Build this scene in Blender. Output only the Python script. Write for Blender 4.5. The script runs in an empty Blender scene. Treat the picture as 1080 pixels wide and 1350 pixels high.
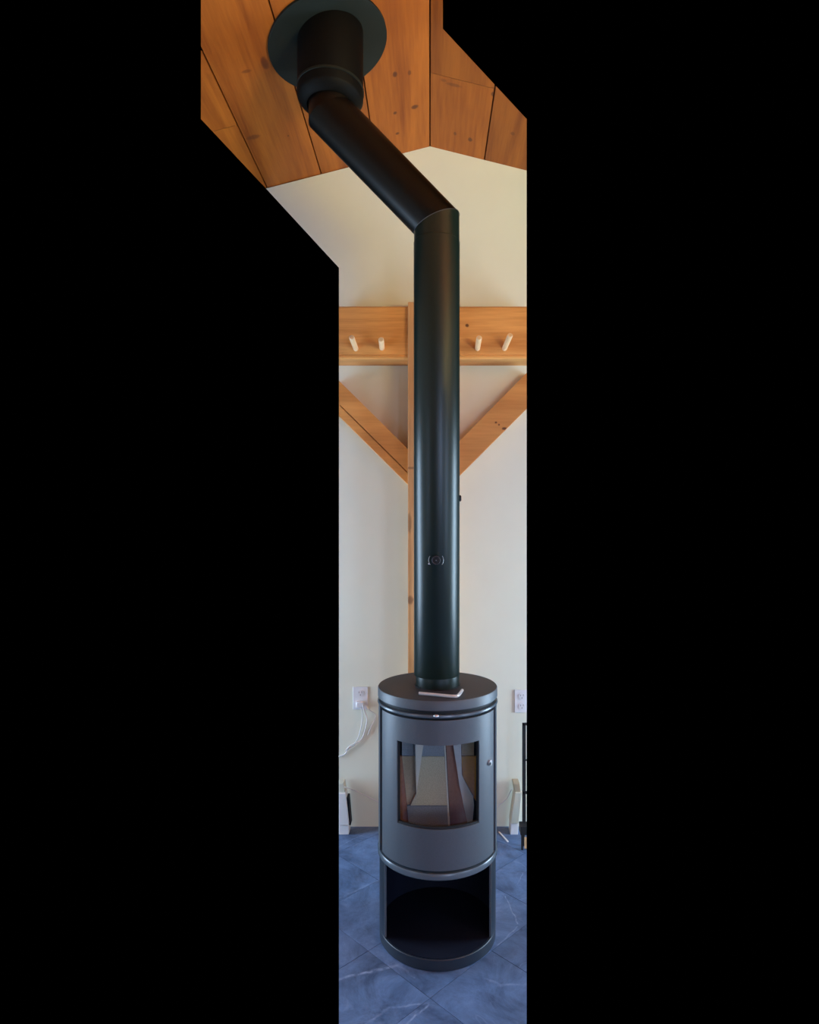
import bpy, bmesh, math, random
from mathutils import Vector, Matrix
random.seed(7)
S = bpy.context.scene
COL = S.collection
R_ = math.radians

# ------------------------------------------------------------------ camera
F = 807.0; PX, PY = 567.0, 700.0; EYE = 1.69
cd = bpy.data.cameras.new('camera'); cam = bpy.data.objects.new('camera', cd); COL.objects.link(cam)
cd.sensor_fit = 'HORIZONTAL'; cd.sensor_width = 36; cd.lens = 36*F/1080
cd.shift_x = -(PX-540)/1080; cd.shift_y = (PY-675)/1080
cd.clip_start = 0.02
cam.location = (0, 0, EYE); cam.rotation_euler = (R_(90), 0, 0)
S.camera = cam
# ------------------------------------------------------------------ world, exposure
w = bpy.data.worlds.new('world'); S.world = w; w.use_nodes = True
w.node_tree.nodes['Background'].inputs[0].default_value = (0, 0, 0, 1)
w.node_tree.nodes['Background'].inputs[1].default_value = 0
S.view_settings.view_transform = 'Standard'; S.view_settings.look = 'None'
S.view_settings.gamma = 1; S.view_settings.use_curve_mapping = False
S.view_settings.exposure = 0.0
# ------------------------------------------------------------------ window daylight (one area lamp in each window opening)
WINS = [  # x, y, z centre, width, height, facing (x,y), watts, colour
    (-2.47, 2.98, 1.00, 0.84, 1.80, (1, 0), 92, (0.52, 0.74, 1.0)),
    (2.47, 2.98, 1.00, 0.84, 1.80, (-1, 0), 104, (0.54, 0.78, 1.0)),
    (2.47, 0.45, 1.10, 0.95, 1.60, (-1, 0), 30, (0.46, 0.66, 1.0)),
    (-2.47, 0.00, 1.10, 0.60, 1.60, (1, 0), 12, (0.46, 0.66, 1.0)),
    (0.95, -2.97, 1.10, 0.50, 1.60, (0, 1), 18, (0.44, 0.62, 1.0)),
    (2.05, -2.97, 1.10, 0.50, 1.60, (0, 1), 58, (0.44, 0.62, 1.0)),
]
for x, y, z, ww, hh, fc, P, c in WINS:
    ld = bpy.data.lights.new('window_daylight', 'AREA'); ld.shape = 'RECTANGLE'
    ld.size = ww; ld.size_y = hh; ld.energy = P; ld.color = c
    lo = bpy.data.objects.new('window_daylight', ld); COL.objects.link(lo)
    lo.location = (x, y, z)
    lo.rotation_euler = Vector((fc[0], fc[1], 0)).to_track_quat('-Z', 'Y').to_euler()
# added unseen warm uplight that brightens the ceiling and upper wall
ld = bpy.data.lights.new('added_warm_uplight', 'AREA'); ld.shape = 'DISK'; ld.size = 0.8; ld.energy = 120; ld.color = (1.0, 0.83, 0.34)
lo = bpy.data.objects.new('added_warm_uplight', ld); COL.objects.link(lo); lo.location = (1.5, 0.7, 2.25)
lo.rotation_euler = Vector((0, 0.001, 1)).to_track_quat('-Z', 'Y').to_euler()

# ------------------------------------------------------------------ helpers
def P(px, py, Y): return Vector(((px-PX)*Y/F, Y, EYE+(PY-py)*Y/F))
RISE = 0.25; RIDGE = EYE + 507*3.5/F
YW = 3.5                                       # end wall
def ceil_z(x): return RIDGE - RISE*abs(x)
def on_ceil(px, py):
    Y = F*(RIDGE-EYE)/((PY-py)+RISE*abs(px-PX)); return ((px-PX)*Y/F, Y)
def on_floor(px, py):
    Y = EYE*F/(py-PY); return ((px-PX)*Y/F, Y)
KL, KR = -120/F, 127.5/F                       # side limits of the part of the room that is shown

def tag(o, label=None, cat=None, group=None, kind=None):
    if label: o['label'] = label
    if cat: o['category'] = cat
    if group: o['group'] = group
    if kind: o['kind'] = kind
    return o
def build(name, bm, mat, parent=None, smooth=False, bevel=0, crop=False):
    if crop:
        for k, s in ((KL, 1), (KR, -1)):
            n = Vector((1, -k, 0)).normalized()*s      # keep side
            r = bmesh.ops.bisect_plane(bm, geom=bm.verts[:]+bm.edges[:]+bm.faces[:], plane_co=(0, 0, EYE), plane_no=-n, clear_outer=True)
            ed = [e for e in r['geom_cut'] if isinstance(e, bmesh.types.BMEdge)]
            if ed: bmesh.ops.edgeloop_fill(bm, edges=ed) if len(ed) > 2 else None
    bmesh.ops.recalc_face_normals(bm, faces=bm.faces[:])
    me = bpy.data.meshes.new(name); bm.to_mesh(me); bm.free()
    if smooth:
        for p in me.polygons: p.use_smooth = True
        try: me.set_sharp_from_angle(angle=R_(35))
        except Exception: pass
    me.materials.append(mat)
    o = bpy.data.objects.new(name, me); COL.objects.link(o)
    if parent: o.parent = parent
    if bevel:
        b = o.modifiers.new('bevel', 'BEVEL'); b.width = bevel; b.segments = 2; b.limit_method = 'ANGLE'; b.angle_limit = R_(40)
    return o
def empty(name, loc=(0, 0, 0)):
    o = bpy.data.objects.new(name, None); COL.objects.link(o); o.location = loc; return o
def reparent(root, *kids):                     # kids were modelled in world space
    for k in kids:
        k.parent = root; k.matrix_parent_inverse = Matrix.Translation(-root.location)
def box(bm, x0, x1, y0, y1, z0, z1):
    v = [bm.verts.new(p) for p in ((x0,y0,z0),(x1,y0,z0),(x1,y1,z0),(x0,y1,z0),(x0,y0,z1),(x1,y0,z1),(x1,y1,z1),(x0,y1,z1))]
    for f in ((0,1,2,3),(4,5,6,7),(0,1,5,4),(1,2,6,5),(2,3,7,6),(3,0,4,7)): bm.faces.new([v[i] for i in f])
    return bm
def prism(bm, pts, d):
    """pts: 3-D polygon, swept by vector d"""
    d = Vector(d)
    a = [bm.verts.new(p) for p in pts]; b = [bm.verts.new(Vector(p)+d) for p in pts]
    bm.faces.new(a); bm.faces.new(b[::-1]); n = len(a)
    for i in range(n): bm.faces.new((a[i], a[(i+1) % n], b[(i+1) % n], b[i]))
    return bm
def tube(bm, pts, r, n=12, caps=True, closed=False):
    pts = [Vector(p) for p in pts]; rings = []; m = len(pts)
    up = Vector((0.13, 0.31, 0.94)).normalized()
    for i, p in enumerate(pts):
        if closed: t = (pts[(i+1) % m]-pts[i-1])
        else: t = pts[min(i+1, m-1)]-pts[max(i-1, 0)]
        t.normalize(); a = t.cross(up).normalized(); b = t.cross(a)
        rr = r[i] if isinstance(r, (list, tuple)) else r
        rings.append([bm.verts.new(p+a*rr*math.cos(q*2*math.pi/n)+b*rr*math.sin(q*2*math.pi/n)) for q in range(n)])
    for i in range(m if closed else m-1):
        A, B = rings[i], rings[(i+1) % m]
        for q in range(n): bm.faces.new((A[q], A[(q+1) % n], B[(q+1) % n], B[q]))
    if caps and not closed: bm.faces.new(rings[0]); bm.faces.new(rings[-1][::-1])
    return bm
def lathe(bm, prof, cx, cy, n=96, closed=False):
    """prof: [(r, z)], closed profile loops back"""
    rings = []
    for r, z in prof:
        rings.append([bm.verts.new((cx+r*math.sin(2*math.pi*q/n), cy-r*math.cos(2*math.pi*q/n), z)) for q in range(n)] if r > 1e-6 else [bm.verts.new((cx, cy, z))]*n)
    k = len(rings)
    for i in range(k if closed else k-1):
        A, B = rings[i], rings[(i+1) % k]
        for q in range(n):
            vs = []
            for v in (A[q], A[(q+1) % n], B[(q+1) % n], B[q]):
                if v not in vs: vs.append(v)
            if len(vs) > 2: bm.faces.new(vs)
    return bm
def arc_solid(bm, ths, zs, r0, r1, cx, cy, hole=None):
    nt, nz = len(ths), len(zs); V = {}
    def v(i, j, s):
        if (i, j, s) not in V:
            t = R_(ths[i]); r = r1 if s else r0
            V[i, j, s] = bm.verts.new((cx+r*math.sin(t), cy-r*math.cos(t), zs[j]))
        return V[i, j, s]
    def on(i, j):
        if i < 0 or j < 0 or i >= nt-1 or j >= nz-1: return False
        return not (hole and hole((ths[i]+ths[i+1])/2, (zs[j]+zs[j+1])/2))
    for i in range(nt-1):
        for j in range(nz-1):
            if not on(i, j): continue
            for s in (0, 1): bm.faces.new((v(i,j,s), v(i+1,j,s), v(i+1,j+1,s), v(i,j+1,s)))
            if not on(i-1, j): bm.faces.new((v(i,j,0), v(i,j,1), v(i,j+1,1), v(i,j+1,0)))
            if not on(i+1, j): bm.faces.new((v(i+1,j,0), v(i+1,j,1), v(i+1,j+1,1), v(i+1,j+1,0)))
            if not on(i, j-1): bm.faces.new((v(i,j,0), v(i+1,j,0), v(i+1,j,1), v(i,j,1)))
            if not on(i, j+1): bm.faces.new((v(i,j+1,0), v(i+1,j+1,0), v(i+1,j+1,1), v(i,j+1,1)))
    return bm
def frange(a, b, n): return [a+(b-a)*i/n for i in range(n+1)]
def clip_poly(sub, convex):
    """Sutherland-Hodgman in 2-D, convex is counter-clockwise"""
    out = list(sub)
    for i in range(len(convex)):
        a, b = convex[i], convex[(i+1) % len(convex)]; src = out; out = []
        if not src: return []
        f = lambda p: (b[0]-a[0])*(p[1]-a[1])-(b[1]-a[1])*(p[0]-a[0])
        for k in range(len(src)):
            p, q = src[k-1], src[k]; fp, fq = f(p), f(q)
            if (fp >= 0) != (fq >= 0):
                t = fp/(fp-fq); out.append((p[0]+t*(q[0]-p[0]), p[1]+t*(q[1]-p[1])))
            if fq >= 0: out.append(q)
    r = []
    for p in out:
        if not r or math.dist(p, r[-1]) > 1e-5: r.append(p)
    if len(r) > 1 and math.dist(r[0], r[-1]) < 1e-5: r.pop()
    return r
def smoothpath(pts, n=8):
    pts = [Vector(p) for p in pts]; out = []
    for i in range(len(pts)-1):
        p0, p1, p2, p3 = pts[max(i-1,0)], pts[i], pts[i+1], pts[min(i+2, len(pts)-1)]
        for k in range(n):
            t = k/n
            out.append(0.5*((2*p1)+(p2-p0)*t+(2*p0-5*p1+4*p2-p3)*t*t+(3*p1-p0-3*p2+p3)*t**3))
    return out+[pts[-1]]

# ------------------------------------------------------------------ materials
def newmat(name):
    m = bpy.data.materials.new(name); m.use_nodes = True
    return m, m.node_tree, m.node_tree.nodes['Principled BSDF']
def simple(name, col, rough=0.5, metal=0.0, noise=0.0, scale=60, bump=0.0, spec=0.5):
    m, t, b = newmat(name); N, L = t.nodes, t.links
    b.inputs['Base Color'].default_value = (*col, 1); b.inputs['Roughness'].default_value = rough
    b.inputs['Metallic'].default_value = metal; b.inputs['Specular IOR Level'].default_value = spec
    if noise or bump:
        tc = N.new('ShaderNodeTexCoord'); nz = N.new('ShaderNodeTexNoise'); nz.inputs['Scale'].default_value = scale
        nz.inputs['Detail'].default_value = 4; L.new(tc.outputs['Object'], nz.inputs['Vector'])
        if noise:
            mx = N.new('ShaderNodeMix'); mx.data_type = 'RGBA'
            mx.inputs[6].default_value = (*[c*(1-noise) for c in col], 1); mx.inputs[7].default_value = (*[min(1, c*(1+noise)) for c in col], 1)
            L.new(nz.outputs['Fac'], mx.inputs[0]); L.new(mx.outputs[2], b.inputs['Base Color'])
        if bump:
            bp = N.new('ShaderNodeBump'); bp.inputs['Strength'].default_value = bump; bp.inputs['Distance'].default_value = 0.002
            L.new(nz.outputs['Fac'], bp.inputs['Height']); L.new(bp.outputs['Normal'], b.inputs['Normal'])
    return m
def wood(name, lo, hi, axis, knots=(), rough=0.5, grain=14, plane='xy'):
    """procedural timber, grain along axis; knots = [(a, b, len_a, len_b, dark)] in the two coordinates of plane"""
    m, t, b = newmat(name); N, L = t.nodes, t.links
    tc = N.new('ShaderNodeTexCoord'); mp = N.new('ShaderNodeMapping')
    sc = [grain]*3; sc['xyz'.index(axis)] = grain*0.06
    mp.inputs['Scale'].default_value = sc; L.new(tc.outputs['Object'], mp.inputs['Vector'])
    oi = N.new('ShaderNodeObjectInfo'); cb = N.new('ShaderNodeCombineXYZ')
    mu = N.new('ShaderNodeMath'); mu.operation = 'MULTIPLY'; mu.inputs[1].default_value = 37.0
    L.new(oi.outputs['Random'], mu.inputs[0])
    for i in range(3): L.new(mu.outputs[0], cb.inputs[i])
    L.new(cb.outputs[0], mp.inputs['Location'])
    n1 = N.new('ShaderNodeTexNoise'); n1.inputs['Scale'].default_value = 1.0; n1.inputs['Detail'].default_value = 5; n1.inputs['Distortion'].default_value = 0.6
    L.new(mp.outputs[0], n1.inputs['Vector'])
    n2 = N.new('ShaderNodeTexNoise'); n2.inputs['Scale'].default_value = 9.0; n2.inputs['Detail'].default_value = 3
    L.new(mp.outputs[0], n2.inputs['Vector'])
    a = N.new('ShaderNodeMath'); a.operation = 'MULTIPLY_ADD'; a.inputs[1].default_value = 0.35
    L.new(n2.outputs['Fac'], a.inputs[0]); L.new(n1.outputs['Fac'], a.inputs[2])
    mr = N.new('ShaderNodeMapRange'); mr.inputs[1].default_value = 0.42; mr.inputs[2].default_value = 0.92; L.new(a.outputs[0], mr.inputs[0])
    mx = N.new('ShaderNodeMix'); mx.data_type = 'RGBA'; mx.inputs[6].default_value = (*lo, 1); mx.inputs[7].default_value = (*hi, 1)
    L.new(mr.outputs[0], mx.inputs[0])
    # board to board variation
    hv = N.new('ShaderNodeHueSaturation'); vr = N.new('ShaderNodeMapRange'); vr.inputs[3].default_value = 0.86; vr.inputs[4].default_value = 1.14
    L.new(oi.outputs['Random'], vr.inputs[0]); L.new(vr.outputs[0], hv.inputs['Value']); L.new(mx.outputs[2], hv.inputs['Color'])
    cur = hv.outputs['Color']
    if knots:
        sp = N.new('ShaderNodeSeparateXYZ'); L.new(tc.outputs['Object'], sp.inputs[0])
        ia, ib = 'xyz'.index(plane[0]), 'xyz'.index(plane[1]); acc = None
        wob = N.new('ShaderNodeTexNoise'); wob.inputs['Scale'].default_value = 60; L.new(tc.outputs['Object'], wob.inputs['Vector'])
        for (ka, kb, la, lb, dk) in knots:
            def lin(out, c, l):
                q = N.new('ShaderNodeMath'); q.operation = 'MULTIPLY_ADD'; q.inputs[1].default_value = 1/l; q.inputs[2].default_value = -c/l
                L.new(out, q.inputs[0]); s = N.new('ShaderNodeMath'); s.operation = 'MULTIPLY'; L.new(q.outputs[0], s.inputs[0]); L.new(q.outputs[0], s.inputs[1]); return s.outputs[0]
            s = N.new('ShaderNodeMath'); s.operation = 'ADD'; L.new(lin(sp.outputs[ia], ka, la), s.inputs[0]); L.new(lin(sp.outputs[ib], kb, lb), s.inputs[1])
            s2 = N.new('ShaderNodeMath'); s2.operation = 'MULTIPLY_ADD'; s2.inputs[1].default_value = 1.2; L.new(wob.outputs['Fac'], s2.inputs[0]); L.new(s.outputs[0], s2.inputs[2])
            r = N.new('ShaderNodeMapRange'); r.interpolation_type = 'SMOOTHSTEP'
            r.inputs[1].default_value = 0.9; r.inputs[2].default_value = 2.6; r.inputs[3].default_value = dk; r.inputs[4].default_value = 0
            L.new(s2.outputs[0], r.inputs[0])
            if acc is None: acc = r.outputs[0]
            else:
                mm = N.new('ShaderNodeMath'); mm.operation = 'MAXIMUM'; L.new(acc, mm.inputs[0]); L.new(r.outputs[0], mm.inputs[1]); acc = mm.outputs[0]
        kx = N.new('ShaderNodeMix'); kx.data_type = 'RGBA'; kx.inputs[7].default_value = (0.09, 0.022, 0.008, 1)
        L.new(acc, kx.inputs[0]); L.new(cur, kx.inputs[6]); cur = kx.outputs[2]
    L.new(cur, b.inputs['Base Color']); b.inputs['Roughness'].default_value = rough; b.inputs['Specular IOR Level'].default_value = 0.35
    bp = N.new('ShaderNodeBump'); bp.inputs['Strength'].default_value = 0.15; bp.inputs['Distance'].default_value = 0.002
    L.new(n2.outputs['Fac'], bp.inputs['Height']); L.new(bp.outputs['Normal'], b.inputs['Normal'])
    return m
# knots of the ceiling boards, by where they sit on the ceiling
def ck(px, py, lx=0.010, ly=0.012, dk=0.85):
    x, y = on_ceil(px, py); return (x, y, lx, ly, dk)
CK = [ck(521,98,.010,.016), ck(540,96,.007,.014,.7), ck(521,149,.008,.010), ck(547,141,.016,.014), ck(524,176,.009,.009),
      ck(349,83,.014,.03,.75), ck(325,94,.02,.008,.5), ck(334,181,.03,.014,.55), ck(620,184,.010,.016), ck(600,176,.007,.012,.6),
      ck(650,124,.008,.014,.8), ck(598,112,.035,.01,.45), ck(380,179,.004,.006,.7), ck(585,106,.014,.01,.4), ck(312,215,.01,.01,.4), ck(676,176,.01,.012,.5)]
M = {}
M['ceil'] = wood('pine_ceiling', (0.21, 0.045, 0.005), (0.42, 0.115, 0.012), 'y', CK, rough=0.5, grain=11)
M['beam'] = wood('pine_beam', (0.50, 0.19, 0.045), (0.78, 0.37, 0.11), 'x', [(P(616,429,3.36).x, P(616,429,3.36).z, .009, .008, .9)], plane='xz', grain=16)
M['post'] = wood('pine_post', (0.54, 0.23, 0.08), (0.84, 0.47, 0.20), 'z', [(P(541,617,3.33).x, P(541,617,3.33).z, .03, .006, .5), (P(540,690,3.33).x, P(540,690,3.33).z, .010, .05, .45), (P(541,791,3.33).x, P(541,791,3.33).z, .016, .02, .6)], plane='xz', grain=16)
kb = [(P(654,557,3.4).x, P(654,557,3.4).z, .006, .005, .9), (P(658,560,3.4).x, P(658,560,3.4).z, .005, .005, .8), (P(665,565,3.4).x, P(665,565,3.4).z, .012, .007, .9)]
M['brace'] = wood('pine_brace', (0.52, 0.19, 0.045), (0.80, 0.36, 0.10), 'x', kb, plane='xz', grain=9)
M['peg'] = wood('birch_peg', (0.70, 0.42, 0.20), (0.88, 0.62, 0.36), 'y', grain=20)
M['wall'] = simple('plaster', (0.75, 0.74, 0.62), 0.9, noise=0.03, scale=9, bump=0.05)
M['iron'] = simple('grey_stove_paint', (0.074, 0.084, 0.102), 0.44, noise=0.22, scale=330, bump=0.2)
M['plate'] = simple('dark_top_paint', (0.034, 0.034, 0.046), 0.55, noise=0.1, scale=260, bump=0.12)
M['pipe'] = simple('black_pipe_paint', (0.007, 0.015, 0.012), 0.33, noise=0.06, scale=80, bump=0.02, spec=0.42)
M['pipe_shaded'] = simple('black_pipe_paint_shaded', (0.003, 0.0025, 0.002), 0.40, spec=0.22)  # darker copy of the pipe paint: dim ceiling reflection put into the colour
M['rose'] = simple('rosette_paint', (0.009, 0.012, 0.010), 0.6, spec=0.2)
M['rimpaint'] = simple('rim_paint', (0.085, 0.105, 0.13), 0.25)
M['dark'] = simple('black_recess', (0.006, 0.006, 0.008), 0.7)
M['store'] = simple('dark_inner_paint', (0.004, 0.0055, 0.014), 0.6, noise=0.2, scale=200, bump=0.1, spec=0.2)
M['store_out'] = simple('dark_store_paint', (0.012, 0.018, 0.030), 0.45, noise=0.1, scale=200, bump=0.1)
M['adapter'] = simple('adapter_paint', (0.003, 0.0025, 0.002), 0.6, spec=0.1)
M['chrome'] = simple('chrome', (0.85, 0.85, 0.87), 0.2, 0.6)
M['steel'] = simple('brushed_steel', (0.74, 0.76, 0.78), 0.35, 0.3)
M['plastic'] = simple('white_plastic', (0.74, 0.72, 0.74), 0.4)
M['ivory'] = simple('ivory_plastic', (0.62, 0.60, 0.50), 0.45)
M['tan'] = simple('tan_plastic', (0.45, 0.36, 0.25), 0.5)
M['cable'] = simple('white_cable', (0.70, 0.66, 0.66), 0.45)
M['slot'] = simple('socket_slot', (0.10, 0.09, 0.10), 0.6)
M['gap'] = simple('shadow_gap_wood', (0.13, 0.03, 0.01), 0.8)
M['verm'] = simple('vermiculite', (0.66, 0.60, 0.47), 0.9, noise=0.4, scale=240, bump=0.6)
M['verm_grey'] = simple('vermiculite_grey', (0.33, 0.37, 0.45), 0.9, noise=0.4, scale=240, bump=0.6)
M['taupe'] = simple('taupe_lining_reflection', (0.62, 0.50, 0.36), 0.9, noise=0.2, scale=120)
M['pale_reflection'] = simple('pale_reflection_paint', (0.80, 0.80, 0.78), 0.8)  # pale reflection on the door glass, painted as a solid colour
M['lavender_reflection'] = simple('lavender_reflection_paint', (0.78, 0.78, 0.86), 0.8, noise=.12, scale=40)  # bluish reflection on the door glass, painted as a solid colour
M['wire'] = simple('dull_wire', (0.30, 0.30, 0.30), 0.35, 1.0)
M['rust_lining_reflection'] = simple('rust_panel', (0.46, 0.20, 0.12), 0.85, noise=0.2, scale=90)
M['amber'] = simple('amber_panel', (0.70, 0.36, 0.08), 0.85, noise=0.2, scale=90)
M['log'] = wood('split_log', (0.35, 0.20, 0.09), (0.6, 0.4, 0.22), 'z')
def glassmat():
    m, t, b = newmat('door_glass'); N, L = t.nodes, t.links; N.remove(b)
    out = [n for n in N if n.type == 'OUTPUT_MATERIAL'][0]
    tr = N.new('ShaderNodeBsdfTransparent'); tr.inputs[0].default_value = (0.90, 0.90, 0.88, 1)
    gl = N.new('ShaderNodeBsdfGlossy'); gl.inputs['Roughness'].default_value = 0.015; gl.inputs[0].default_value = (1, 1, 1, 1)
    fr = N.new('ShaderNodeFresnel'); fr.inputs[0].default_value = 1.6
    ge = N.new('ShaderNodeNewGeometry'); iv = N.new('ShaderNodeMath'); iv.operation = 'SUBTRACT'; iv.inputs[0].default_value = 1; L.new(ge.outputs['Backfacing'], iv.inputs[1])
    ff = N.new('ShaderNodeMath'); ff.operation = 'MULTIPLY'; L.new(fr.outputs[0], ff.inputs[0]); L.new(iv.outputs[0], ff.inputs[1])
    mx = N.new('ShaderNodeMixShader'); L.new(ff.outputs[0], mx.inputs[0]); L.new(tr.outputs[0], mx.inputs[1]); L.new(gl.outputs[0], mx.inputs[2])
    L.new(mx.outputs[0], out.inputs[0]); return m
M['glass'] = glassmat()
VEINS = [(447,1292,478,1283,.010,.7),(478,1283,527,1272,.014,.85),(527,1272,545,1288,.008,.35),(565,1322,515,1330,.006,.5),(564,1324,534,1352,.006,.8),(515,1330,480,1352,.007,.4),
         (667,1181,674,1198,.005,.7),(674,1198,682,1218,.005,.8),(682,1165,690,1150,.004,.5),(655,1246,682,1222,.004,.7),(447,1116,480,1099,.006,.5),(640,1290,660,1299,.010,.3),(660,1299,695,1297,.009,.35),(447,1184,500,1160,.010,.3)]
def slate():
    m, t, b = newmat('slate_tile'); N, L = t.nodes, t.links
    tc = N.new('ShaderNodeTexCoord'); oi = N.new('ShaderNodeObjectInfo')
    mu = N.new('ShaderNodeMath'); mu.operation = 'MULTIPLY'; mu.inputs[1].default_value = 19.0; L.new(oi.outputs['Random'], mu.inputs[0])
    ad = N.new('ShaderNodeVectorMath'); ad.operation = 'ADD'; L.new(tc.outputs['Object'], ad.inputs[0]); L.new(mu.outputs[0], ad.inputs[1])
    n1 = N.new('ShaderNodeTexNoise'); n1.inputs['Scale'].default_value = 4.5; n1.inputs['Detail'].default_value = 10; n1.inputs['Roughness'].default_value = 0.74; n1.inputs['Distortion'].default_value = 0.5
    L.new(ad.outputs[0], n1.inputs['Vector'])
    cr = N.new('ShaderNodeValToRGB'); cr.color_ramp.elements[0].position = 0.36; cr.color_ramp.elements[0].color = (0.045, 0.075, 0.150, 1)
    cr.color_ramp.elements[1].position = 0.68; cr.color_ramp.elements[1].color = (0.150, 0.235, 0.430, 1)
    L.new(n1.outputs['Fac'], cr.inputs[0])
    # pale veins: thin level lines of a distorted noise
    n2 = N.new('ShaderNodeTexNoise'); n2.inputs['Scale'].default_value = 2.1; n2.inputs['Detail'].default_value = 3; n2.inputs['Distortion'].default_value = 1.6
    L.new(ad.outputs[0], n2.inputs['Vector'])
    s = N.new('ShaderNodeMath'); s.operation = 'SUBTRACT'; s.inputs[1].default_value = 0.5; L.new(n2.outputs['Fac'], s.inputs[0])
    ab = N.new('ShaderNodeMath'); ab.operation = 'ABSOLUTE'; L.new(s.outputs[0], ab.inputs[0])
    r = N.new('ShaderNodeMapRange'); r.inputs[1].default_value = 0.0; r.inputs[2].default_value = 0.010; r.inputs[3].default_value = 0.25; r.inputs[4].default_value = 0; L.new(ab.outputs[0], r.inputs[0])
    n3 = N.new('ShaderNodeTexNoise'); n3.inputs['Scale'].default_value = 5; L.new(ad.outputs[0], n3.inputs['Vector'])
    r3 = N.new('ShaderNodeMapRange'); r3.inputs[1].default_value = 0.48; r3.inputs[2].default_value = 0.68; L.new(n3.outputs['Fac'], r3.inputs[0])
    mm = N.new('ShaderNodeMath'); mm.operation = 'MULTIPLY'; L.new(r.outputs[0], mm.inputs[0]); L.new(r3.outputs[0], mm.inputs[1])
    acc = mm.outputs[0]
    vn = N.new('ShaderNodeTexNoise'); vn.inputs['Scale'].default_value = 45; vn.inputs['Detail'].default_value = 3; L.new(tc.outputs['Object'], vn.inputs['Vector'])
    vmod = N.new('ShaderNodeMapRange'); vmod.inputs[1].default_value = 0.35; vmod.inputs[2].default_value = 0.7; vmod.inputs[3].default_value = 0.15; vmod.inputs[4].default_value = 0.9; L.new(vn.outputs['Fac'], vmod.inputs[0])
    def VM(op, a, b_=None):
        n = N.new('ShaderNodeVectorMath'); n.operation = op
        for i, q in enumerate((a, b_)):
            if q is None: continue
            if isinstance(q, (tuple, list, Vector)): n.inputs[i].default_value = q
            else: L.new(q, n.inputs[i])
        return n
    wb = N.new('ShaderNodeTexNoise'); wb.inputs['Scale'].default_value = 14; wb.inputs['Detail'].default_value = 4; L.new(tc.outputs['Object'], wb.inputs['Vector'])
    wv = VM('SCALE', VM('SUBTRACT', wb.outputs['Color'], (.5, .5, .5)).outputs[0]); wv.inputs[3].default_value = 0.035
    pos = VM('ADD', tc.outputs['Object'], wv.outputs[0]).outputs[0]
    pos = VM('MULTIPLY', pos, (1, 1, 0)).outputs[0]
    for (x0, y0, x1, y1, wd, st_) in VEINS:
        A = Vector((*on_floor(x0, y0), 0)); B = Vector((*on_floor(x1, y1), 0)); D = B-A
        pa = VM('SUBTRACT', pos, tuple(A)).outputs[0]
        dt = VM('DOT_PRODUCT', pa, tuple(D/D.length_squared)).outputs['Value']
        cl = N.new('ShaderNodeClamp'); L.new(dt, cl.inputs[0])
        sc_ = N.new('ShaderNodeVectorMath'); sc_.operation = 'SCALE'; sc_.inputs[0].default_value = tuple(D); L.new(cl.outputs[0], sc_.inputs[3])
        ln = VM('LENGTH', VM('SUBTRACT', pa, sc_.outputs[0]).outputs[0]).outputs['Value']
        rr = N.new('ShaderNodeMapRange'); rr.interpolation_type = 'SMOOTHSTEP'; rr.inputs[1].default_value = 0; rr.inputs[2].default_value = wd; rr.inputs[3].default_value = st_; rr.inputs[4].default_value = 0; L.new(ln, rr.inputs[0])
        mod = N.new('ShaderNodeMath'); mod.operation = 'MULTIPLY'; L.new(rr.outputs[0], mod.inputs[0]); L.new(vmod.outputs[0], mod.inputs[1])
        mxx = N.new('ShaderNodeMath'); mxx.operation = 'MAXIMUM'; L.new(acc, mxx.inputs[0]); L.new(mod.outputs[0], mxx.inputs[1]); acc = mxx.outputs[0]
    mx = N.new('ShaderNodeMix'); mx.data_type = 'RGBA'; mx.inputs[7].default_value = (0.34, 0.42, 0.62, 1); L.new(acc, mx.inputs[0]); L.new(cr.outputs[0], mx.inputs[6])
    L.new(mx.outputs[2], b.inputs['Base Color']); b.inputs['Roughness'].default_value = 0.5; b.inputs['Specular IOR Level'].default_value = 0.4
    bp = N.new('ShaderNodeBump'); bp.inputs['Strength'].default_value = 0.25; bp.inputs['Distance'].default_value = 0.003
    L.new(n1.outputs['Fac'], bp.inputs['Height']); L.new(bp.outputs['Normal'], b.inputs['Normal'])
    return m
M['slate'] = slate()
M['grout'] = simple('dark_grout', (0.05, 0.07, 0.115), 0.9)

# ------------------------------------------------------------------ setting: end wall
wall_px = [(350.8,248.6),(567,193),(694.5,224.9),(694.5,1090),(447,1090),(447,353)]
pts = []
for (a, b_) in wall_px: p = P(a, b_, YW); pts.append(p)
bm = prism(bmesh.new(), pts, (0.0, 0.10, 0.075))
tag(build('wall_back', bm, M['wall']), kind='structure')

# ceiling: boards running towards the wall
reg_l = [on_ceil(*p) for p in ((265,-2),(567,-2))] + [(0.0, YW), on_ceil(350.8,248.6), on_ceil(265,157)]
reg_r = [on_ceil(567,-2), on_ceil(584,-2), on_ceil(584,38), on_ceil(694.5,157), on_ceil(694.5,224.8), (0.0, YW)]
BW = 71.7*YW/F
def c3(p, up=0.0): return Vector((p[0], p[1], ceil_z(p[0])+up))
SH = Vector((0, 0.036, 0.022))
bm = bmesh.new()
for reg in (reg_l, reg_r):
    prism(bm, [c3(p, 0.0)+SH*0.8 for p in reg], SH*0.6)
ceiling = tag(build('ceiling', bm, M['gap']), kind='structure')
def board(reg, x0, x1, y0=-9, y1=9):
    g = 0.0036
    q = clip_poly(reg, [(x0+g, y0+.001), (x1-g, y0+.001), (x1-g, y1-.001), (x0+g, y1-.001)])
    if len(q) < 3: return
    b = prism(bmesh.new(), [c3(p) for p in q], SH*0.75)
    build('board', b, M['ceil'], ceiling)
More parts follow.
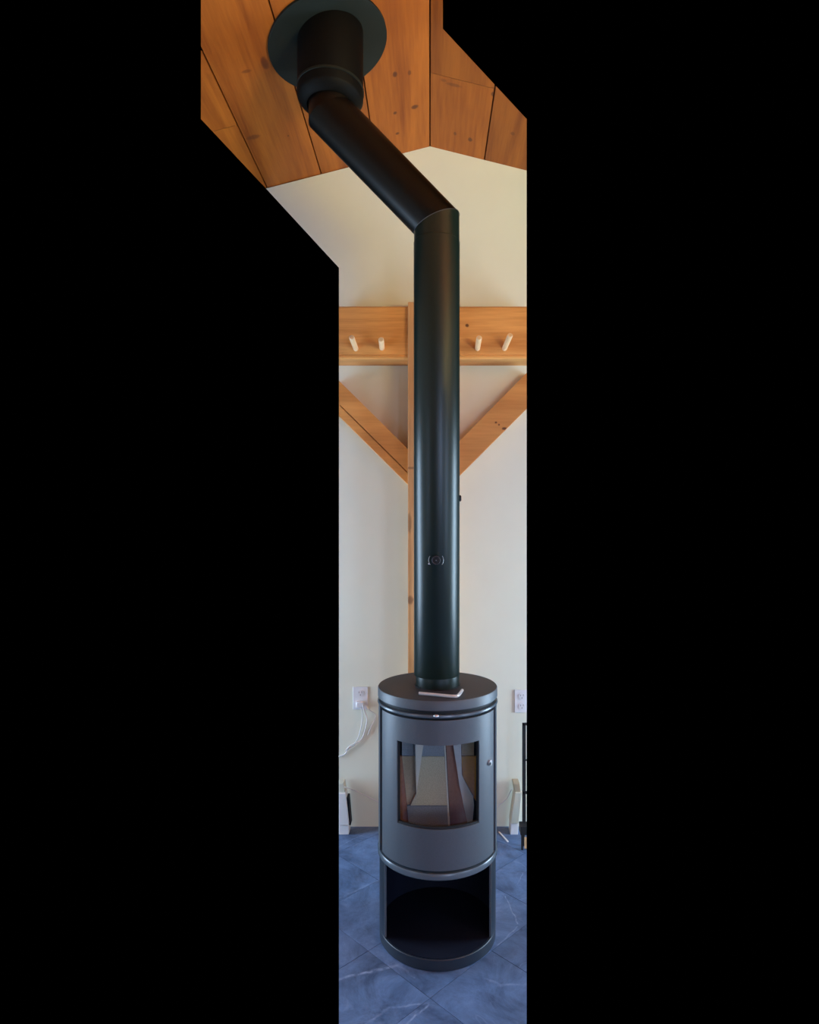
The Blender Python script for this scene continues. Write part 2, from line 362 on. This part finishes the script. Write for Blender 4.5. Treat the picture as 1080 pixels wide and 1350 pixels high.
for k in range(7):
    x1 = -k*BW; x0 = x1-BW
    if k == 3:
        ys = on_ceil(285, 172)[1]
        board(reg_l, x0, x1, -9, ys); board(reg_l, x0, x1, ys, 9)
    else: board(reg_l, x0, x1)
yb = on_ceil(568, 96)[1]
board(reg_r, 0, BW, -9, yb); board(reg_r, 0, BW, yb, 9)
yb2 = on_ceil(680, 150)[1]
for k in range(1, 5): board(reg_r, k*BW, (k+1)*BW)

# floor: tiles set on the diagonal
fl = [on_floor(447,1090), on_floor(694.5,1090), on_floor(694.5,1352), on_floor(447,1352)]
fl[0] = (KL*YW, YW); fl[1] = (KR*YW, YW)
bm = prism(bmesh.new(), [(x, y, -0.0017) for x, y in fl], (0, 0, -0.03))
floor = tag(build('floor', bm, M['grout']), kind='structure')
T = 0.352; O = 1.566; q2 = math.sqrt(0.5)
def uv(u, v): return ((u-v)*q2, (u+v)*q2)
fl_ccw = [fl[3], fl[2], fl[1], fl[0]]
for i in range(-6, 8):
    for j in range(-6, 8):
        u0, v0 = O+i*T+.0011, O+j*T+.0011; u1, v1 = u0+T-.0022, v0+T-.0022
        sq = [uv(u0,v0), uv(u1,v0), uv(u1,v1), uv(u0,v1)]
        q = clip_poly(sq, fl_ccw)
        if len(q) < 3: continue
        area = abs(sum(q[k-1][0]*q[k][1]-q[k][0]*q[k-1][1] for k in range(len(q))))/2
        if area < 2e-5: continue
        dz = random.uniform(-.0006, .0006)
        build('tile', prism(bmesh.new(), [(x, y, dz) for x, y in q], (0, 0, -0.0016-dz)), M['slate'], floor)

# rest of the room around and behind the viewer (all outside the picture)
bm = bmesh.new()
prism(bm, [(-2.5,-3,-.001),(2.5,-3,-.001),(2.5,3.5,-.001),(.66*3.5,3.5,-.001),(.66*2.085,2.085,-.001),(-.72*2.085,2.085,-.001),(-.72*3.46,3.46,-.001),(-2.5,3.46,-.001)], (0,0,-.03))
tag(build('floor', bm, M['slate']), kind='structure')
bm = bmesh.new()
prism(bm, [(0,-3,RIDGE),(0,2.50,RIDGE),(-1.48,2.06,ceil_z(1.48)),(-2.47,3.43,ceil_z(2.47)),(-2.5,3.43,ceil_z(2.5)),(-2.5,-3,ceil_z(2.5))], (0,0,.03))
prism(bm, [(0,-3,RIDGE),(0,2.50,RIDGE),(1.38,2.08,ceil_z(1.38)),(2.31,3.48,ceil_z(2.31)),(2.5,3.48,ceil_z(2.5)),(2.5,-3,ceil_z(2.5))], (0,0,.03))
tag(build('ceiling', bm, M['ceil']), kind='structure')
bm = box(bmesh.new(), -2.56, -2.5, -3, 3.5, 0, ceil_z(2.5)); tag(build('wall_left', bm, M['wall']), kind='structure')
bm = box(bmesh.new(), 2.5, 2.56, -3, 3.5, 0, ceil_z(2.5)); tag(build('wall_right', bm, M['wall']), kind='structure')
bm = prism(bmesh.new(), [(-2.5,-3,0),(2.5,-3,0),(2.5,-3,ceil_z(2.5)),(0,-3,RIDGE),(-2.5,-3,ceil_z(2.5))], (0,-.06,0)); tag(build('wall_rear', bm, M['wall']), kind='structure')
for n, (x, y, z, ww, hh, fc, Pw, c) in enumerate(WINS):
    bm = bmesh.new(); t = 0.04
    tx, ty = -fc[1], fc[0]
    def bar(a0, a1, z0, z1, d0=0.031, d1=-0.028):
        xs = sorted((x+tx*a0+fc[0]*d1, x+tx*a1+fc[0]*(d0-.005))); ys = sorted((y+ty*a0+fc[1]*d1, y+ty*a1+fc[1]*(d0-.005)))
        box(bm, xs[0], xs[1], ys[0], ys[1], z0, z1)
    bar(-ww/2-t, ww/2+t, z+hh/2, z+hh/2+t); bar(-ww/2-t, ww/2+t, z-hh/2-t, z-hh/2)
    bar(-ww/2-t, -ww/2, z-hh/2, z+hh/2); bar(ww/2, ww/2+t, z-hh/2, z+hh/2)
    bar(-.02, .02, z-hh/2, z+hh/2, .03, .004)
    tag(build('window_%d' % (n+1), bm, M['post']), kind='structure')

# ------------------------------------------------------------------ timber frame
Yb = 3.36
pl_, pr_ = P(446, 473, Yb), P(696, 473, Yb)
zb0 = EYE+218*YW/F; zb1 = P(0, 403.5, Yb).z
bx0, bx1 = -.56, .56
xpost0, xpost1 = P(537.8,0,3.33).x, P(594.5,0,3.33).x
bm = bmesh.new()
def beamseg(bm, x0, x1):
    c = 0.008     # profile with a small bottom bead
    prof = [(YW, zb0), (Yb+.006, zb0), (Yb, zb0+.006), (Yb, zb0+.018), (Yb+.003, zb0+.021), (Yb+.001, zb0+.024), (Yb+.001, zb1-c), (Yb+.001+c, zb1), (YW, zb1)]
    prism(bm, [(x0, y, z) for y, z in prof], (x1-x0, 0, 0))
beamseg(bm, bx0, xpost0)
tag(build('tie_beam', bm, M['beam'], crop=True), 'orange pine crossbeam left of the upright post, carrying two pegs', 'beam')
bm = bmesh.new(); beamseg(bm, xpost1, bx1)
tag(build('tie_beam', bm, M['beam'], crop=True), 'orange pine crossbeam right of the flue pipe, with a dark knot and two pegs', 'beam')
bm = box(bmesh.new(), xpost0, xpost1, 3.33, YW-.001, 0, P(0,398,3.33).z)
tag(build('wooden_post', bm, M['post'], bevel=.004), 'upright pine post against the wall behind the stove pipe', 'post')
def brace(pu0, pu1, pl0, pl1, Y, crack=None):
    """front face between upper edge pu0-pu1 and lower edge pl0-pl1"""
    bm = bmesh.new()
    a, b_, c, d = [P(*p, Y) for p in (pu0, pu1, pl1, pl0)]
    dep = Vector((0, YW-Y, 0))
    if crack:
        t0, t1 = crack
        m0, m1 = a.lerp(d, t0), b_.lerp(c, t0); n0, n1 = a.lerp(d, t1), b_.lerp(c, t1)
        prism(bm, [a, b_, m1, m0], dep); prism(bm, [n0, n1, c, d], dep)
        prism(bm, [m0+Vector((0,.02,0)), m1+Vector((0,.02,0)), n1+Vector((0,.02,0)), n0+Vector((0,.02,0))], (0, YW-Y-.02, 0))
    else: prism(bm, [a, b_, c, d], dep)
    return bm
Yr = 3.40
bm = brace((437,492),(538,592),(437,538),(538,638.5),Yr, (0.66, 0.70))
tag(build('diagonal_brace', bm, M['brace'], crop=True), 'diagonal pine brace on the left of the post, with a long dark crack', 'brace')
bm = brace((704,482),(594.4,593),(704,529),(594.4,638.5),Yr)
tag(build('diagonal_brace', bm, M['brace'], crop=True), 'diagonal pine brace on the right of the pipe, with small dark knots', 'brace')
pegs = [((469.4,460),(463.6,444.5),'short wooden peg nearest the left end of the crossbeam'),
        ((503.8,459),(502.6,447.5),'short wooden peg just left of the post'),
        ((629.6,459.5),(631.9,445),'short wooden peg just right of the flue pipe'),
        ((665.2,459.5),(673,441.5),'short wooden peg nearest the right end of the crossbeam')]
for b0, t0, lb in pegs:
    A = P(*b0, Yb+.004); B = P(*t0, 3.245)
    d = (B-A).normalized()
    bm = tube(bmesh.new(), [A-d*.02, A, B-d*.004, B], [.0145,.0145,.0145,.011], 20)
    tag(build('coat_peg', bm, M['peg'], smooth=True), lb, 'peg', 'pegs on the crossbeam')

# ------------------------------------------------------------------ stove
cx, cy = 0.032, 2.588
st = empty('wood_stove', (cx, cy, 0))
tag(st, 'dark grey cylindrical wood stove with curved glass door, on slate tiles', 'stove')
parts = []
def part(name, bm, mat, label=None, parent=None, **k):
    o = build(name, bm, mat, **k)
    if label: o['label'] = label
    if parent is None: reparent(st, o)
    else:
        o.parent = parent; o.matrix_parent_inverse = (parent.matrix_parent_inverse.copy() if False else Matrix.Identity(4))
    return o
th_all = frange(62, 298, 76)
# plinth and log store
part('plinth', lathe(bmesh.new(), [(0,0),(.240,0),(.244,.004),(.244,.043),(.242,.045),(.2375,.045),(.236,.0445),(0,.0445)], cx, cy), M['store_out'], smooth=True)
part('log_store_floor', lathe(bmesh.new(), [(0,.0445),(.2365,.0445),(.2365,.0475),(0,.0475)], cx, cy), M['store'], 'black floor of the log store', smooth=True)
part('log_store_wall', arc_solid(bmesh.new(), th_all, [.0475,.352], .2385, .2445, cx, cy), M['store_out'], smooth=True)
part('log_store_lining', arc_solid(bmesh.new(), th_all, [.0475,.352], .2365, .2384, cx, cy), M['store'], 'black lining of the log store', smooth=True)
part('log_store_edge', arc_solid(bmesh.new(), [61.5, 62], [.0475,.352], .2365, .2448, cx, cy), M['iron'], smooth=True)
part('log_store_edge', arc_solid(bmesh.new(), [298, 298.5], [.0475,.352], .2365, .2448, cx, cy), M['iron'], smooth=True)
part('rim', lathe(bmesh.new(), [(0,.352),(.2475,.352),(.2515,.356),(.2515,.374),(.249,.378),(0,.378)], cx, cy), M['rimpaint'], 'lighter grey projecting rim under the door', smooth=True)
# body
part('body', arc_solid(bmesh.new(), frange(73, 287, 74), [.378,.974], .236, .2485, cx, cy), M['iron'], smooth=True)
part('door_frame', arc_solid(bmesh.new(), frange(-76,76,76), [.378,.53,.885,.974], .214, .228, cx, cy, lambda t, z: abs(t) < 50 and .53 < z < .885), M['dark'], 'black frame behind the door', smooth=True)
WT = 40.5; z0w, z1w = .546, .868
ths = frange(-66.5, -WT, 14) + frange(-WT, WT, 40)[1:] + frange(WT, 66.5, 14)[1:]
door = part('door', arc_solid(bmesh.new(), ths, [.3875,z0w,z1w,.9640], .2335, .2475, cx, cy, lambda t, z: abs(t) < WT and z0w < z < z1w), M['iron'], smooth=True, bevel=.0012)
def sub(name, bm, mat, par, label=None, **k):
    o = build(name, bm, mat, **k); o.parent = par; o.matrix_parent_inverse = par.matrix_parent_inverse.inverted() @ Matrix.Translation(-st.location) if False else Matrix.Identity(4)
    if label: o['label'] = label
    return o
sub('glass_pane', arc_solid(bmesh.new(), frange(-42.5,42.5,60), [.535,.88], .2290, .2325, cx, cy), M['glass'], door, 'curved clear glass', smooth=True)
for a_, b_2 in ((-WT-.3, -WT+.5), (WT-.5, WT+.3)):
    sub('window_lip', arc_solid(bmesh.new(), [a_, b_2], [z0w,.8665], .2325, .2440, cx, cy), M['dark'], door, 'black inner edge at the side of the window', smooth=True)
sub('window_lip', arc_solid(bmesh.new(), frange(-WT,WT,60), [z0w, z0w+.008], .2325, .2440, cx, cy), M['dark'], door, 'black inner edge at the bottom of the window', smooth=True)
def onr(t, r, z): return Vector((cx+r*math.sin(R_(t)), cy-r*math.cos(R_(t)), z))
def ball(bm, c, r, n=20):
    bmesh.ops.create_uvsphere(bm, u_segments=n, v_segments=n//2, radius=r, matrix=Matrix.Translation(c)); return bm
n_ = onr(56.5, 1, 0)-Vector((cx, cy, 0))
bm = tube(bmesh.new(), [onr(56.5,.247,.763), onr(56.5,.254,.763)], .0115, 24); sub('latch', bm, M['chrome'], door, 'round chrome latch at the right edge of the door', smooth=True)
bm = tube(bmesh.new(), [onr(55.0,.2542,.7615), onr(55.0,.2560,.7615)], .0058, 20); sub('latch_hole', bm, M['dark'], door, 'black hole in the latch', smooth=True)
# neck, ring, top
part('ring', lathe(bmesh.new(), [(.20,.973),(.2485,.973),(.2525,.978),(.2515,.984),(.249,.986),(.20,.986)], cx, cy, closed=True), M['rimpaint'], smooth=True)
part('neck', lathe(bmesh.new(), [(.20,.986),(.236,.986),(.236,1.002),(.20,1.002)], cx, cy, closed=True), M['dark'], 'black recessed gap under the top plate', smooth=True)
part('top_plate', lathe(bmesh.new(), [(0,1.0),(.248,1.0),(.2505,1.003),(.2505,1.036),(.2480,1.039),(0,1.039)], cx, cy, n=128), M['plate'], smooth=True)
part('top_rim', lathe(bmesh.new(), [(.2500,1.002),(.2512,1.003),(.2512,1.036),(.2490,1.0396),(.2480,1.0392),(.2500,1.0355)], cx, cy, n=128, closed=True), M['iron'], 'grey outer edge of the top plate', smooth=True)
bm = ball(bmesh.new(), (cx-.008, cy-.2505, .984), .0095); bmesh.ops.scale(bm, vec=(1.15,1,.62), verts=bm.verts, space=Matrix.Translation(-Vector((cx-.008, cy-.2505, .984))))
part('air_control_knob', bm, M['chrome'], 'small chrome knob under the top plate', smooth=True)
# firebox lining, with reflections in the door glass built in as coloured panels
def slab(name, x0, x1, y0, y1, z0, z1, mat, rz=0, n=None, label=None):
    bm = box(bmesh.new(), x0, x1, y0, y1, z0, z1)
    if rz:
        c = Vector(((x0+x1)/2, (y0+y1)/2, 0)); bmesh.ops.rotate(bm, verts=bm.verts, cent=c, matrix=Matrix.Rotation(R_(rz), 3, 'Z'))
    return part(name, bm, mat, label, bevel=.002)
def panel(name, poly, Y, mat, label, t=.012):
    part(name, prism(bmesh.new(), [P(*p, Y) for p in poly], (0, t, 0)), mat, label, bevel=.0008)
Yq = cy-.02
panel('lining_reflection_panel', [(530,997),(548.5,997),(549,1063),(537,1063)], Yq-.010, M['taupe'], 'brownish beige panel of lining and glass reflection')
panel('lining_reflection_panel', [(547.5,978),(559,978),(549,1046)], Yq-.052, M['pale_reflection'], 'pale pointed reflection in the glass, built as a panel', .006)
panel('lining_reflection_panel', [(546,997.5),(586,997.5),(590.5,1062),(541,1062),(549,1046)], Yq-.03, M['verm'], 'grey beige panel of lining and glass reflection', .014)
panel('lining_reflection_panel', [(546,978),(586,978),(586,997),(546,997)], Yq-.03, M['verm_grey'], 'grey panel of lining and glass reflection at the top', .014)
panel('lining_reflection_panel', [(536.5,1062.5),(590.5,1062.5),(593,1110),(541,1110)], Yq-.03, M['verm_grey'], 'bluish grey panel of lining and glass reflection at the bottom', .014)
panel('panel_edge', [(585.5,978),(587.2,978),(594.5,1110),(592,1110)], Yq-.036, M['pale_reflection'], 'thin pale edge of the lining and reflection panel', .004)
panel('lining_reflection_panel', [(588,978),(612,978),(624,1110),(595,1110)], Yq+.0, M['rust_lining_reflection'], 'rust brown panel of lining and glass reflection')
panel('lining_reflection_panel', [(597,978),(608,978),(609,1022),(614,1032),(624,1050),(625,1062),(622,1096),(619,1098),(606,1036)], Yq-.03, M['lavender_reflection'], 'pale lavender reflection in the glass, built as a panel', .008)
panel('lining_reflection_panel', [(608,997),(632,997),(632,1062),(622,1048),(611,1030)], Yq-.022, M['amber'], 'amber brown panel of lining and glass reflection', .008)
panel('lining_reflection_panel', [(521,997),(530,997),(541,1110),(521,1110)], Yq-.02, M['rust_lining_reflection'], 'dark rust brown panel of lining and glass reflection')
panel('lining_reflection_panel', [(530,974),(546,974),(546,996.5),(530,996.5)], Yq-.02, M['verm_grey'], 'grey panel of baffle plate and glass reflection')
panel('lining_reflection_panel', [(609,974),(625,974),(625,996),(609,996)], Yq-.02, M['taupe'], 'brownish beige panel of lining and glass reflection')
part('firebox_floor', lathe(bmesh.new(), [(0,.384),(.205,.384),(.205,.392),(0,.392)], cx, cy), M['verm_grey'], smooth=True)
part('firebox_shell', arc_solid(bmesh.new(), frange(77, 283, 60), [.38,.972], .212, .222, cx, cy), M['dark'], smooth=True)

# rod on the top plate
def onz(px, py, z):
    Y = (EYE-z)*F/(py-PY); return Vector(((px-PX)*Y/F, Y, z))
zk = 1.0395+.0065
a, b_, c = onz(552.5,914,zk), onz(603,918.5,zk), onz(609.5,910,zk)
bend = [a, b_.lerp(a,.14), b_.lerp(a,.07)*1, b_.lerp(c,.12)*.5+b_.lerp(a,.03)*.5, b_.lerp(c,.25), c]
bm = tube(bmesh.new(), smoothpath([a, a.lerp(b_,.5), b_.lerp(a,.10), b_.lerp(c,.22), c], 6), .0065, 8)
tag(build('steel_rod', bm, M['steel'], smooth=True), 'short bent steel rod lying on the stove top before the pipe', 'tool')

# ------------------------------------------------------------------ flue
RP = .096
fx = cx-.0035
flue = empty('flue_pipe', (fx, cy, 1.04))
tag(flue, 'tall matt black stovepipe rising from the stove, bending left to the ceiling', 'stovepipe')
def fpart(name, bm, mat, label=None, **k):
    o = build(name, bm, mat, **k); reparent(flue, o)
    if label: o['label'] = label
    return o
fpart('collar', lathe(bmesh.new(), [(.086,1.040),(.0915,1.040),(.0915,1.086),(.086,1.086)], cx, cy, closed=True, n=64), M['pipe'], smooth=True)
fpart('collar_gap_ring', lathe(bmesh.new(), [(.086,1.0396),(.097,1.0396),(.097,1.0425),(.086,1.0425)], cx, cy, closed=True, n=64), M['dark'], 'black ring drawn for the gap around the collar', smooth=True)  # black ring stands in for the dark gap at the collar foot
ze = EYE+(PY-295)*cy/F                          # elbow centre heights
x_up = (437-PX)*cy/F
zu = ze + (fx-x_up)*1.03
def ring_cut(bm, cpt, axis_pts): pass
# vertical section up to the sleeve, slightly larger
zs = EYE+(PY-321)*cy/F
fpart('lower_pipe', lathe(bmesh.new(), [(.088,1.084),(.0945,1.084),(.0965,1.087),(.0975,zs),(.096,zs+.002),(.09,zs+.002)], fx, cy, n=72), M['pipe'], smooth=True)
def mitre(bm, stations, r, n=72):
    """stations: list of (point, plane normal, pipe direction): elliptical ring where the pipe meets each plane"""
    rings = []
    for p, nrm, d in stations:
        d = Vector(d).normalized(); nrm = Vector(nrm).normalized()
        a = Vector((0, 1, 0)); b = d.cross(a).normalized(); ring = []
        for q in range(n):
            t = 2*math.pi*q/n; o = (a*math.cos(t)+b*math.sin(t))*r
            s = -(o.dot(nrm))/(d.dot(nrm)); ring.append(bm.verts.new(Vector(p)+o+d*s))
        rings.append(ring)
    for A, B in zip(rings, rings[1:]):
        for q in range(n): bm.faces.new((A[q], A[(q+1)%n], B[(q+1)%n], B[q]))
    return bm, rings
E0 = Vector((fx, cy, ze)); E1 = Vector((x_up, cy, zu)); up = Vector((0,0,1)); dg = (E1-E0).normalized()
half0 = (up+dg).normalized()
bm, _ = mitre(bmesh.new(), [(Vector((fx,cy,zs-.02)), up, up), (E0, half0, up)], RP)
fpart('lower_elbow', bm, M['pipe'], smooth=True)
# mitre bead
bm, _ = mitre(bmesh.new(), [(E0-half0*.002, half0, up), (E0-half0*.002, half0, up)], RP+.0008); bm.free()
bm, _ = mitre(bmesh.new(), [(E0-half0*.0012, half0, dg), (E0, half0, dg), (E0+half0*.0012, half0, dg)], RP+.0012)
fpart('elbow_seam', bm, M['iron'], 'thin lighter seam of the lower bend', smooth=True)
bm, _ = mitre(bmesh.new(), [(E0, half0, dg), (E1, half0, dg)], RP-.0005)
fpart('slanted_pipe', bm, M['pipe_shaded'], smooth=True)
bm, _ = mitre(bmesh.new(), [(E1, half0, up), (E1+up*.12, up, up)], RP-.001)
fpart('upper_elbow', bm, M['pipe_shaded'], smooth=True)
# support adapter under the ceiling
zc = ceil_z(x_up)
zt = zc-.02
prof = [(.098, zu+.035),(.104, zu+.036),(.131, zu+.058),(.138, zu+.068),(.138, zt+.04)]
bm = lathe(bmesh.new(), prof, x_up-.004, cy, n=80)
fpart('ceiling_adapter', bm, M['adapter'], 'wider black adapter under the ceiling plate', smooth=True)
fpart('adapter_band', lathe(bmesh.new(), [(.137,zu+.098),(.1412,zu+.099),(.1412,zu+.108),(.137,zu+.109)], x_up-.004, cy, n=80), M['rose'], 'thin raised band around the adapter', smooth=True)
# ceiling rosette, lies along the sloping ceiling
bm = bmesh.new()
lathe(bm, [(.13,0),(.13,-.010),(.250,-.012),(.2575,-.009),(.2575,0)], 0, 0, n=96)
rx, ry = on_ceil(432.5, 57)
bmesh.ops.rotate(bm, verts=bm.verts, cent=(0,0,0), matrix=Matrix.Rotation(-math.atan(RISE), 3, 'Y'))
bmesh.ops.translate(bm, verts=bm.verts, vec=(rx, ry, ceil_z(rx)-.002))
fpart('ceiling_plate', bm, M['rose'], 'round black plate against the board ceiling', smooth=True)
# damper dial on the pipe
zd = EYE+(PY-738.5)*(cy-RP)/F; yd = cy-.0965
dx = (575-PX)*(cy-RP)/F
bm = tube(bmesh.new(), [(dx,yd+.006,zd),(dx,yd-.012,zd),(dx,yd-.014,zd)], [.019,.019,.016], 32)
dial = fpart('damper_dial', bm, M['dark'], 'small round black damper dial on the pipe', smooth=True)
def dsub(name, bm, mat, label=None):
    o = build(name, bm, mat, smooth=True); o.parent = dial
    if label: o['label'] = label
ringpts = [(dx+.0155*math.cos(t), yd-.0145, zd+.0155*math.sin(t)) for t in [R_(a) for a in range(0,360,12)]]
dsub('dial_ring', tube(bmesh.new(), ringpts, .0018, 8, closed=True), M['plate'])
dsub('dial_pin', ball(bmesh.new(), (dx,yd-.016,zd), .0028), M['wire'], 'bright pin at the centre')
for s in (-1, 1):
    pts = [(dx+.030*math.cos(R_(a))*s, yd-.003+abs(math.cos(R_(a)))*.005, zd+.030*math.sin(R_(a))) for a in range(-38, 39, 6)]
    dsub('wire_clip', tube(bmesh.new(), pts, .0014, 8), M['wire'], 'thin bright wire at the side of the dial')
dsub('clip_end', ball(bmesh.new(), (dx-.029,yd+.001,zd-.015), .003), M['chrome'])
zb = EYE+(PY-657)*cy/F
bm = tube(bmesh.new(), [(fx+.09,cy,zb),(fx+.101,cy,zb),(fx+.104,cy,zb)], [.013,.013,.009], 24)
fpart('damper_knob', bm, M['dark'], 'small black knob on the right side of the pipe', smooth=True)

# ------------------------------------------------------------------ wall sockets
def outlet(x0, x1, y0, y1, label, crop, lows=True):
    Yf = YW-.006
    a = P(x0, y0, Yf); b_ = P(x1, y1, Yf); cxx, czz = (a.x+b_.x)/2, (a.z+b_.z)/2
    root = empty('wall_socket', (cxx, YW, czz)); tag(root, label, 'socket')
    def op(name, bm, mat, **k):
        o = build(name, bm, mat, crop=crop, **k); reparent(root, o); return o
    op('cover_plate', box(bmesh.new(), a.x, b_.x, Yf, YW-.0005, b_.z, a.z), M['plastic'], bevel=.0018)
    hgt = a.z-b_.z
    for s in ((1, -1) if lows else (1,)):
        zc_ = czz+s*hgt*.22
        bm = bmesh.new(); tube(bm, [(cxx,Yf+.001,zc_),(cxx,Yf-.0025,zc_)], .019, 24)
        face = op('socket_face', bm, M['plastic'], smooth=True)
        for dx_, w_, h_ in ((-.0075,.0022,.009),(.0075,.0022,.011)):
            o = build('slot', box(bmesh.new(), cxx+dx_-w_/2, cxx+dx_+w_/2, Yf-.0032, Yf-.002, zc_+.001, zc_+.001+h_), M['slot'], crop=crop)
            if len(o.data.polygons): o.parent = face; o.matrix_parent_inverse = Matrix.Identity(4)
        o = build('slot', tube(bmesh.new(), [(cxx,Yf-.002,zc_-.009),(cxx,Yf-.0032,zc_-.009)], .0028, 12), M['slot'], crop=crop)
        o.parent = face
    return cxx, czz, hgt, Yf
c1 = outlet(465.5, 485, 905.5, 935.5, 'white wall socket left of the stove, with a plug in it', False, lows=False)
c2 = outlet(678.5, 698, 909.5, 939.5, 'white wall socket with nothing plugged in, right of the stove', True)
# plug and cord
pw = empty('plug_cord', (c1[0], YW-.02, c1[1]-c1[2]*.22)); tag(pw, 'pale cord plugged into the left wall socket, hanging in folds', 'cord')
pz = c1[1]-c1[2]*.22
o = build('plug', box(bmesh.new(), c1[0]-.022, c1[0]+.022, c1[3]-.032, c1[3]-.0003, pz-.018, pz+.016), M['plastic'], bevel=.006, smooth=True); reparent(pw, o)
def wp(px, py, off=.008): return P(px, py, YW-off)
path = [wp(478.5,929,.036), wp(480,936,.036), wp(484,948,.02), wp(481.5,962), wp(477,974), wp(468,982), wp(460,987), wp(455,994), wp(446.6,997.5)]
o = build('cord', tube(bmesh.new(), smoothpath(path), .0035, 10), M['cable'], smooth=True, crop=False); reparent(pw, o)
path = [wp(481,929,.036), wp(487,936,.03), wp(495.5,942), wp(493,951), wp(488,961), wp(485,969)]
o = build('cord', tube(bmesh.new(), smoothpath(path), .0026, 10), M['cable'], smooth=True); reparent(pw, o)
path = [wp(476,931,.036), wp(478,944,.02), wp(475.5,962), wp(470,977,.012), wp(461,984,.012), wp(455.5,990)]
o = build('cord', tube(bmesh.new(), smoothpath(path), .0026, 10), M['cable'], smooth=True); reparent(pw, o)
# thin leads along the wall
path = [wp(454.5,1037.5,.125), wp(460,1039.5,.09), wp(471,1043.5,.04), wp(484,1050,.03), wp(500,1058,.03)]
tag(build('thin_lead', tube(bmesh.new(), smoothpath(path), .0024, 8), M['cable'], smooth=True), 'thin pale lead running from the left box towards the stove', 'cord')
path = [wp(652,1066,.03), wp(660,1060,.03), wp(669,1052,.04), wp(673,1044,.06), wp(675.5,1040,.10)]
tag(build('thin_lead', tube(bmesh.new(), smoothpath(path), .0024, 8), M['cable'], smooth=True), 'thin pale lead running from the right box towards the stove', 'cord')

# ------------------------------------------------------------------ white upright boxes on the floor by the wall
def upbox(name, quad, Y0, Y1, mat, parent, crop=True, bevel=.003):
    pts = [P(*p, Y0) for p in quad]
    o = build(name, prism(bmesh.new(), pts, (0, Y1-Y0, 0)), mat, crop=crop, bevel=bevel, smooth=False); reparent(parent, o); return o
Yx = 3.40
r = empty('upright_box', (P(452,0,Yx).x, 3.44, 0)); tag(r, 'white upright slim box leaning at the wall, left of the stove', 'box')
zf = PY+EYE*F/Yx
upbox('front', [(440,1046),(455.5,1046),(460,zf-13),(446,zf-13)], Yx, YW-.02, M['plastic'], r)
upbox('front', [(446,zf-13),(460,zf-13),(460,zf-.5),(446,zf-.5)], Yx+.005, YW-.02, M['plastic'], r)
upbox('top_cap', [(440,1034),(453,1033),(455,1046),(440,1046)], Yx+.01, YW-.02, M['ivory'], r)
upbox('side_rib', [(457,1052),(459.5,1052),(462.5,1088),(460.5,1088)], Yx+.02, YW-.02, M['store'], r, bevel=0)
r = empty('upright_box', (P(683,0,Yx).x, 3.44, 0)); tag(r, 'ivory upright slim box with a tan top, between stove and black rack', 'box')
upbox('front', [(679.5,1045),(688.5,1045),(684,1086),(673.5,1086)], Yx, YW-.02, M['ivory'], r)
upbox('foot', [(673.5,1086),(684,1086),(683,zf-.3),(673,zf-.3)], Yx+.006, YW-.02, M['plastic'], r)
upbox('top_cap', [(677,1033),(685.5,1033),(687,1045),(679,1045)], Yx+.01, YW-.02, M['tan'], r)
# black rack at the right edge
Yk = 3.28
r = empty('fireside_rack', (P(692,0,Yk).x, Yk, 0)); tag(r, 'thin black metal rack standing right of the stove', 'rack')
def rk(name, x0, x1, y0, y1, Ya=Yk, t=.012, mat=None):
    a, b_ = P(x0, y0, Ya), P(x1, y1, Ya)
    o = build(name, box(bmesh.new(), a.x, b_.x, Ya, Ya+t, max(b_.z, .0), a.z), mat or M['dark'], crop=True); reparent(r, o)
zfk = PY+EYE*F/Yk
rk('upright', 689, 692, 954, zfk); rk('rail', 689, 697, 953.5, 956.5); rk('rail', 689, 697, 1044, 1047); rk('rail', 689, 697, 1002, 1003.2)
rk('upright', 691.6, 693.4, 957, 1092, Yk+.03)
rk('base_tray', 686.5, 699, 1090, 1101, Yk-.04, .06)
rk('tray_foot', 687.5, 690, 1101, PY+EYE*F/(Yk-.04), Yk-.04)
o = build('split_log', tube(bmesh.new(), [P(694.5,1104,3.19), P(694.5,1119,3.16)], .012, 8), M['log'], crop=True)
tag(o, 'pale piece of firewood at the foot of the black rack', 'firewood')
# pale strip on the floor
p0, p1 = on_floor(658, 1097.5), on_floor(670, 1110.5)
d = Vector((p1[0]-p0[0], p1[1]-p0[1], 0)); n_ = Vector((-d.y, d.x, 0)).normalized()*.0035
q = [Vector((p0[0],p0[1],.001))-n_, Vector((p1[0],p1[1],.001))-n_, Vector((p1[0],p1[1],.001))+n_, Vector((p0[0],p0[1],.001))+n_]
tag(build('thin_stick', prism(bmesh.new(), q, (0,0,.005)), M['cable']), 'thin pale stick lying on the floor behind the stove, at its right', 'stick')

# children of door/dial were modelled in world space: undo their parents' offset
bpy.context.view_layer.update()
for o in list(S.objects):
    if o.parent and o.parent.parent:
        o.matrix_parent_inverse = o.parent.matrix_world.inverted()
